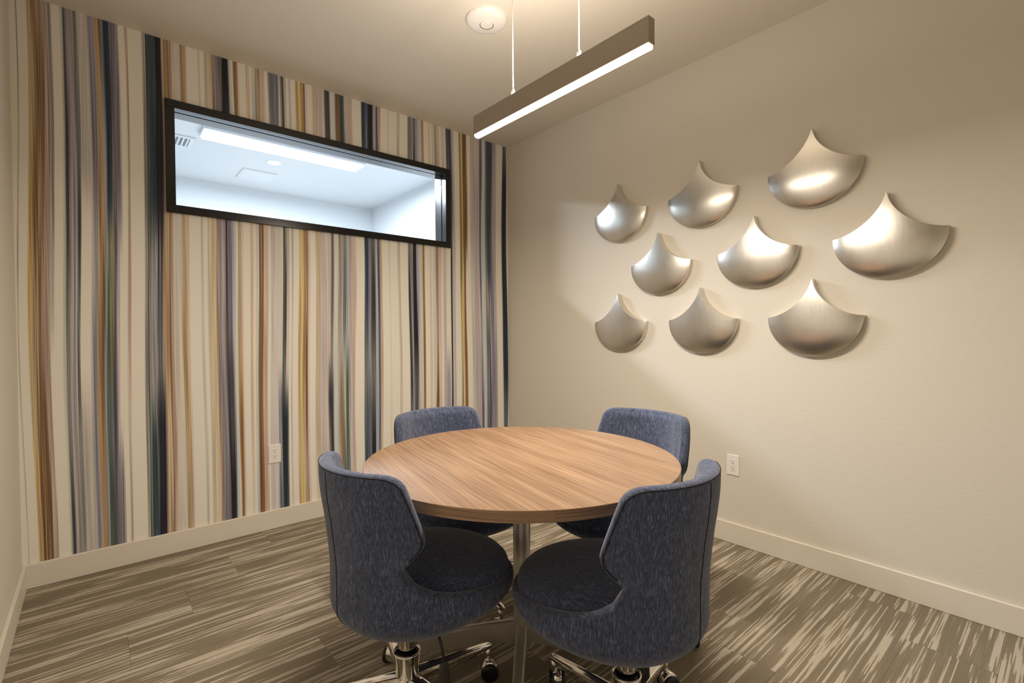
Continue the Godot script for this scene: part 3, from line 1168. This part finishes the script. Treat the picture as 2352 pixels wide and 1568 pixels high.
	for q in [[0.250, 0.007, 0.0045], [0.243, 0.015, 0.006], [0.220, 0.018, 0.0068], [0.170, 0.023, 0.0075], [0.135, 0.0245, 0.0075], [0.118, 0.022, 0.007], [0.107, 0.015, 0.0055], [0.103, 0.006, 0.003]]:
		var ring := []
		for k in 16:
			var a := TAU * k / 16
			ring.append(lv + Vector3(sin(a) * q[2], q[0], cos(a) * q[1]))
		pr.append(ring)
	loft(st, pr)
	done(st, "paddle", M.lever, lever)
	# ---- five chrome legs with casters
	for k in 5:
		var leg := star_leg()
		leg.set_meta("spin", k)
		leg.name = "leg"
		ch.add_child(leg, true)
		var cas := caster(k)
		cas.set_meta("spin", k)
		cas.name = "caster"
		ch.add_child(cas, true)
	return ch


func rim_height(al: float) -> float:
	var a := absf(wrapf(al, -PI, PI))
	if a <= deg_to_rad(43.05):
		return 0.566
	return curve1(RIM, rad_to_deg(a))


var leg_mesh: Mesh
var caster_meshes: Array


func star_leg() -> MeshInstance3D:
	# along +x: a polished bar that tapers outward, with a channel on top
	if leg_mesh == null:
		var st := begin()
		st.set_smooth_group(-1)
		var rings := []
		for s in [[0.026, 0.160, 0.110, 0.0205], [0.10, 0.148, 0.107, 0.0190], [0.20, 0.132, 0.101, 0.0165], [0.29, 0.117, 0.097, 0.0145], [0.318, 0.111, 0.097, 0.0125], [0.330, 0.106, 0.099, 0.007]]:
			var x: float = s[0]
			var hi: float = s[1]
			var lo: float = s[2]
			var w: float = s[3]
			var ring := []
			for q in [[0.0, lo], [-w * 0.75, lo + 0.002], [-w, lerpf(lo, hi, 0.35)], [-w, lerpf(lo, hi, 0.75)], [-w * 0.86, hi - 0.001], [-w * 0.62, hi], [-w * 0.40, hi - 0.004], [w * 0.40, hi - 0.004], [w * 0.62, hi], [w * 0.86, hi - 0.001], [w, lerpf(lo, hi, 0.75)], [w, lerpf(lo, hi, 0.35)], [w * 0.75, lo + 0.002]]:
				ring.append(Vector3(x, q[1], q[0]))
			rings.append(ring)
		loft(st, rings)
		st.generate_normals()
		st.index()
		leg_mesh = st.commit()
	var o := MeshInstance3D.new()
	o.mesh = leg_mesh
	o.material_override = M.chrome
	return o


func caster(k: int) -> MeshInstance3D:
	# twin-wheel caster under the tip of a leg: chrome hood and stem, two black wheels as sub-parts
	if caster_meshes.is_empty():
		var c := Vector3(0.308, 0.0295, 0.012)
		var ax := Basis(Vector3.UP, Vector3.RIGHT, Vector3.BACK)
		ax = Basis(Vector3(0, 1, 0), Vector3(1, 0, 0), Vector3(0, 0, 1))
		var yaw := Basis(Vector3.UP, -0.62)
		var turn := yaw * Basis(Vector3.RIGHT, PI / 2)
		var st := begin()
		lathe(st, [Vector2(0.0, 0.050), Vector2(0.0095, 0.050), Vector2(0.0095, 0.0985), Vector2(0.0, 0.099)], Vector3(0.312, 0, 0), 16)
		lathe(st, [Vector2(0.0, -0.013), Vector2(0.0275, -0.013), Vector2(0.029, -0.011), Vector2(0.029, 0.011), Vector2(0.0275, 0.013), Vector2(0.0, 0.013)], c + Vector3(0, 0.005, 0), 24, turn)
		chamfer_box(st, Vector3(0.300, 0.044, -0.008), Vector3(0.322, 0.066, 0.014), 0.006)
		st.generate_normals()
		st.index()
		caster_meshes.append(st.commit())
		for s in [-1.0, 1.0]:
			st = begin()
			var off: Vector3 = turn * Vector3(0, s * 0.019, 0)
			lathe(st, [Vector2(0.0, -0.006), Vector2(0.026, -0.006), Vector2(0.0295, -0.003), Vector2(0.0295, 0.003), Vector2(0.026, 0.006), Vector2(0.012, 0.0075), Vector2(0.0, 0.0075)], c + off, 24, turn)
			st.generate_normals()
			st.index()
			caster_meshes.append(st.commit())
	var o := MeshInstance3D.new()
	o.mesh = caster_meshes[0]
	o.material_override = M.chrome
	for i in 2:
		var w := MeshInstance3D.new()
		w.name = "wheel"
		w.mesh = caster_meshes[1 + i]
		w.material_override = M.black_plastic
		w.set_meta("label", "black caster wheel")
		o.add_child(w, true)
	return o


# ==================================================================== silver scallops
func build_sculptures() -> void:
	var st := begin()
	st.set_smooth_group(1)
	var na := 120
	var nr := 18
	var half := 0.207
	var outline := []
	# outline from the right tip round the bottom to the left tip, then up the two hollow sides to the point
	var nb := 64
	for k in nb:
		var a := -PI * k / (nb - 1)
		outline.append(Vector2(cos(a) * half, sin(a) * 0.194))
	var side := 28
	for s in [-1.0, 1.0]:
		for k in range(1, side):
			var f := float(k) / side
			if s > 0.0:
				f = 1.0 - f
			# quarter arc centred outside, slightly flattened
			var a := PI / 2 * f
			var y := 1.0 - pow(cos(a), 2.0 / 1.75)
			var x := half * (1.0 - pow(sin(a), 2.0 / 1.75) + 0.05 * sqrt(1.0 - y) * y)
			y *= 0.178
			outline.append(Vector2(s * x, y))
		if s < 0.0:
			outline.append(Vector2(0.0, 0.181))
	na = outline.size()
	var ctr := Vector2(0.0, -0.012)
	var height := func(p: Vector2) -> float:
		# a smooth ellipsoidal cushion, steeper towards the round lower edge
		var v := (p.y + 0.03) / (0.30 if p.y > -0.03 else 0.170)
		var u := p.x / 0.222
		return 0.010 + 0.052 * sqrt(maxf(0.0, 1.0 - v * v - u * u))
	var rows := []
	for r in range(1, nr + 1):
		var q := 1.0 - pow(1.0 - float(r) / nr, 1.7)
		var row := []
		for k in na:
			var p: Vector2 = ctr.lerp(outline[k], q)
			row.append(Vector3(p.x, p.y, height.call(p)))
		rows.append(row)
	var top := Vector3(ctr.x, ctr.y, height.call(ctr))
	for k in na:
		face(st, [top, rows[0][k], rows[0][(k + 1) % na]], Vector3.BACK)
	for j in nr - 1:
		for k in na:
			var k2 := (k + 1) % na
			face(st, [rows[j][k], rows[j][k2], rows[j + 1][k2], rows[j + 1][k]], Vector3.BACK + Vector3(outline[k].x, outline[k].y, 0) * 0.5)
	var face_mesh := st
	var st2 := begin()
	st2.set_smooth_group(-1)
	for k in na:
		var k2 := (k + 1) % na
		var a: Vector3 = rows[nr - 1][k]
		var b: Vector3 = rows[nr - 1][k2]
		var e := Vector3(b.x - a.x, b.y - a.y, 0)
		var out := e.cross(Vector3.BACK)
		var away := Vector3(a.x, a.y, 0) - Vector3(ctr.x, ctr.y, 0)
		if out.dot(away) < 0.0:
			out = -out
		st2.set_smooth_group(2 if k < 62 else (3 if k < 92 else 4))
		face(st2, [Vector3(a.x, a.y, 0), Vector3(b.x, b.y, 0), b, a], out)
	var places := [
		[1.182, 1.965, "top row, closest to the striped mural wall"], [1.752, 1.965, "top row, middle of three"], [2.325, 1.965, "top row, farthest from the striped mural wall"],
		[1.482, 1.598, "middle row, closest to the striped mural wall"], [2.055, 1.598, "middle row, second from the striped mural wall"], [2.617, 1.598, "middle row, farthest from the striped mural wall"],
		[1.180, 1.243, "bottom row, closest to the striped mural wall"], [1.755, 1.243, "bottom row, middle of three"], [2.328, 1.243, "bottom row, farthest from the striped mural wall"]]
	var first: Node3D = null
	for p in places:
		var label: String = "brushed silver scallop wall sculpture, " + p[2]
		var at := Vector3(0.0, p[1], p[0])
		if first == null:
			first = thing("wall_sculpture", label, "sculpture", at, -PI / 2, "nine silver scallops on the wall")
			done(face_mesh, "face", M.silver, first)
			done(st2, "rim", M.silver, first)
		else:
			copy_of(first, "wall_sculpture", label, at, -PI / 2)


# ==================================================================== lamp, detector, outlets
func build_pendant() -> void:
	var p := thing("pendant_lamp", "slim bronze linear pendant lamp with a glowing underside hung over the table", "lamp", Vector3(-1.384, 2.03, 1.879))
	var hl := 0.445
	var hw := 0.016
	var body := begin()
	chamfer_box(body, Vector3(-hw, 0.012, -hl), Vector3(hw, 0.0855, hl), 0.001)
	# low walls round the open top keep the uplight out of sight from below
	for s in [-1.0, 1.0]:
		chamfer_box(body, Vector3(minf(s * hw, s * (hw - 0.002)), 0.085, -hl), Vector3(maxf(s * hw, s * (hw - 0.002)), 0.092, hl), 0.0006)
		chamfer_box(body, Vector3(-hw + 0.002, 0.085, minf(s * hl, s * (hl - 0.002))), Vector3(hw - 0.002, 0.092, maxf(s * hl, s * (hl - 0.002))), 0.0006)
	done(body, "housing", M.bronze, p)
	# dropped opal lens along the underside
	var st := begin()
	st.set_smooth_group(1)
	var rings := []
	for z in [-hl + 0.006, hl - 0.006]:
		var ring := []
		for q in [[-0.0145, 0.014], [-0.0145, 0.006], [-0.012, 0.001], [-0.007, -0.001], [0.0, -0.0015], [0.007, -0.001], [0.012, 0.001], [0.0145, 0.006], [0.0145, 0.014]]:
			ring.append(Vector3(q[0], q[1], z))
		rings.append(ring)
	loft(st, rings)
	done(st, "diffuser", M.lens, p)
	boxes([[Vector3(-0.0125, 0.0850, -hl + 0.02), Vector3(0.0125, 0.0868, hl - 0.02)]], "uplight_lens", M.lens, p, 0.001)
	for z in [-0.195, 0.155]:
		st = begin()
		lathe(st, [Vector2(0.0, 0.089), Vector2(0.0075, 0.089), Vector2(0.0075, 0.116), Vector2(0.0055, 0.120), Vector2(0.0, 0.1205)], Vector3(0, 0, z), 16)
		done(st, "cable_grip", M.bronze, p)
		st = begin()
		tube(st, [Vector3(0, 0.118, z), Vector3(0, CEIL - 2.03 - 0.004, z)], 0.0022, 8)
		done(st, "cable", M.cable, p)
		st = begin()
		lathe(st, [Vector2(0.0, -0.022), Vector2(0.012, -0.022), Vector2(0.028, -0.014), Vector2(0.030, 0.0), Vector2(0.0, 0.0)], Vector3(0, CEIL - 2.03, z), 24)
		done(st, "ceiling_cup", M.plastic, p)
	area_light("pendant_downlight", p, Vector3(0, -0.006, 0), Vector2(0.028, 0.87), Vector3.DOWN, Color(1.0, 0.945, 0.872), 2.5)
	area_light("pendant_uplight", p, Vector3(0, 0.0885, 0), Vector2(0.024, 0.84), Vector3.UP, Color(1.0, 0.945, 0.872), 0.66)


func build_smoke_detector(called: String, at: Vector3, r: float, label: String) -> void:
	var s := thing(called, label, "smoke detector", at)
	var st := begin()
	lathe(st, [Vector2(r * 0.34, -r * 0.30), Vector2(r * 0.72, -r * 0.25), Vector2(r * 0.90, -r * 0.19), Vector2(r * 0.98, -r * 0.12), Vector2(r, -r * 0.07), Vector2(r * 0.99, 0.0)], Vector3.ZERO, 56)
	done(st, "body", M.plastic, s)
	st = begin()
	lathe(st, [Vector2(0.0, -r * 0.325), Vector2(r * 0.18, -r * 0.322), Vector2(r * 0.28, -r * 0.315), Vector2(r * 0.312, -r * 0.300), Vector2(r * 0.315, -r * 0.22)], Vector3.ZERO, 40)
	done(st, "test_button", M.plastic, s)
	st = begin()
	lathe(st, [Vector2(r * 0.310, -r * 0.27), Vector2(r * 0.345, -r * 0.27)], Vector3.ZERO, 40)
	var g := done(st, "groove", M.slot, s)
	g.set_meta("label", "thin groove round the button")


func build_outlet(called: String, at: Vector3, turn: float, label: String) -> void:
	var o := thing(called, label, "outlet", at, turn, "wall outlets")
	boxes([[Vector3(-0.035, -0.057, 0.0), Vector3(0.035, 0.057, 0.0055)]], "plate", M.plastic, o, 0.0025)
	var rec := boxes([[Vector3(-0.0165, -0.0335, 0.004), Vector3(0.0165, 0.0335, 0.0066)]], "receptacle", M.plastic, o, 0.0006)
	for y in [-0.0165, 0.0165]:
		for s in [[-0.0062, 0.0035, 0.0045], [0.0062, 0.0035, 0.0036]]:
			boxes([[Vector3(s[0] - 0.0011, y + s[1] - s[2], 0.0060), Vector3(s[0] + 0.0011, y + s[1] + s[2], 0.0068)]], "slot", M.slot, rec, 0.0002)
		var st := begin()
		lathe(st, [Vector2(0.0, -0.0004), Vector2(0.0026, -0.0004), Vector2(0.0026, 0.0003), Vector2(0.0, 0.0003)], Vector3(0, y - 0.0075, 0.0066), 14, Basis(Vector3.RIGHT, PI / 2))
		done(st, "slot", M.slot, rec)
	for y in [-0.0485, 0.0485]:
		var st := begin()
		lathe(st, [Vector2(0.003, 0.0), Vector2(0.003, 0.0006), Vector2(0.0, 0.0010)], Vector3(0, y, 0.0054), 14, Basis(Vector3.RIGHT, PI / 2))
		var sc := done(st, "screw", M.plastic, o)
		sc.set_meta("label", "small white screw")
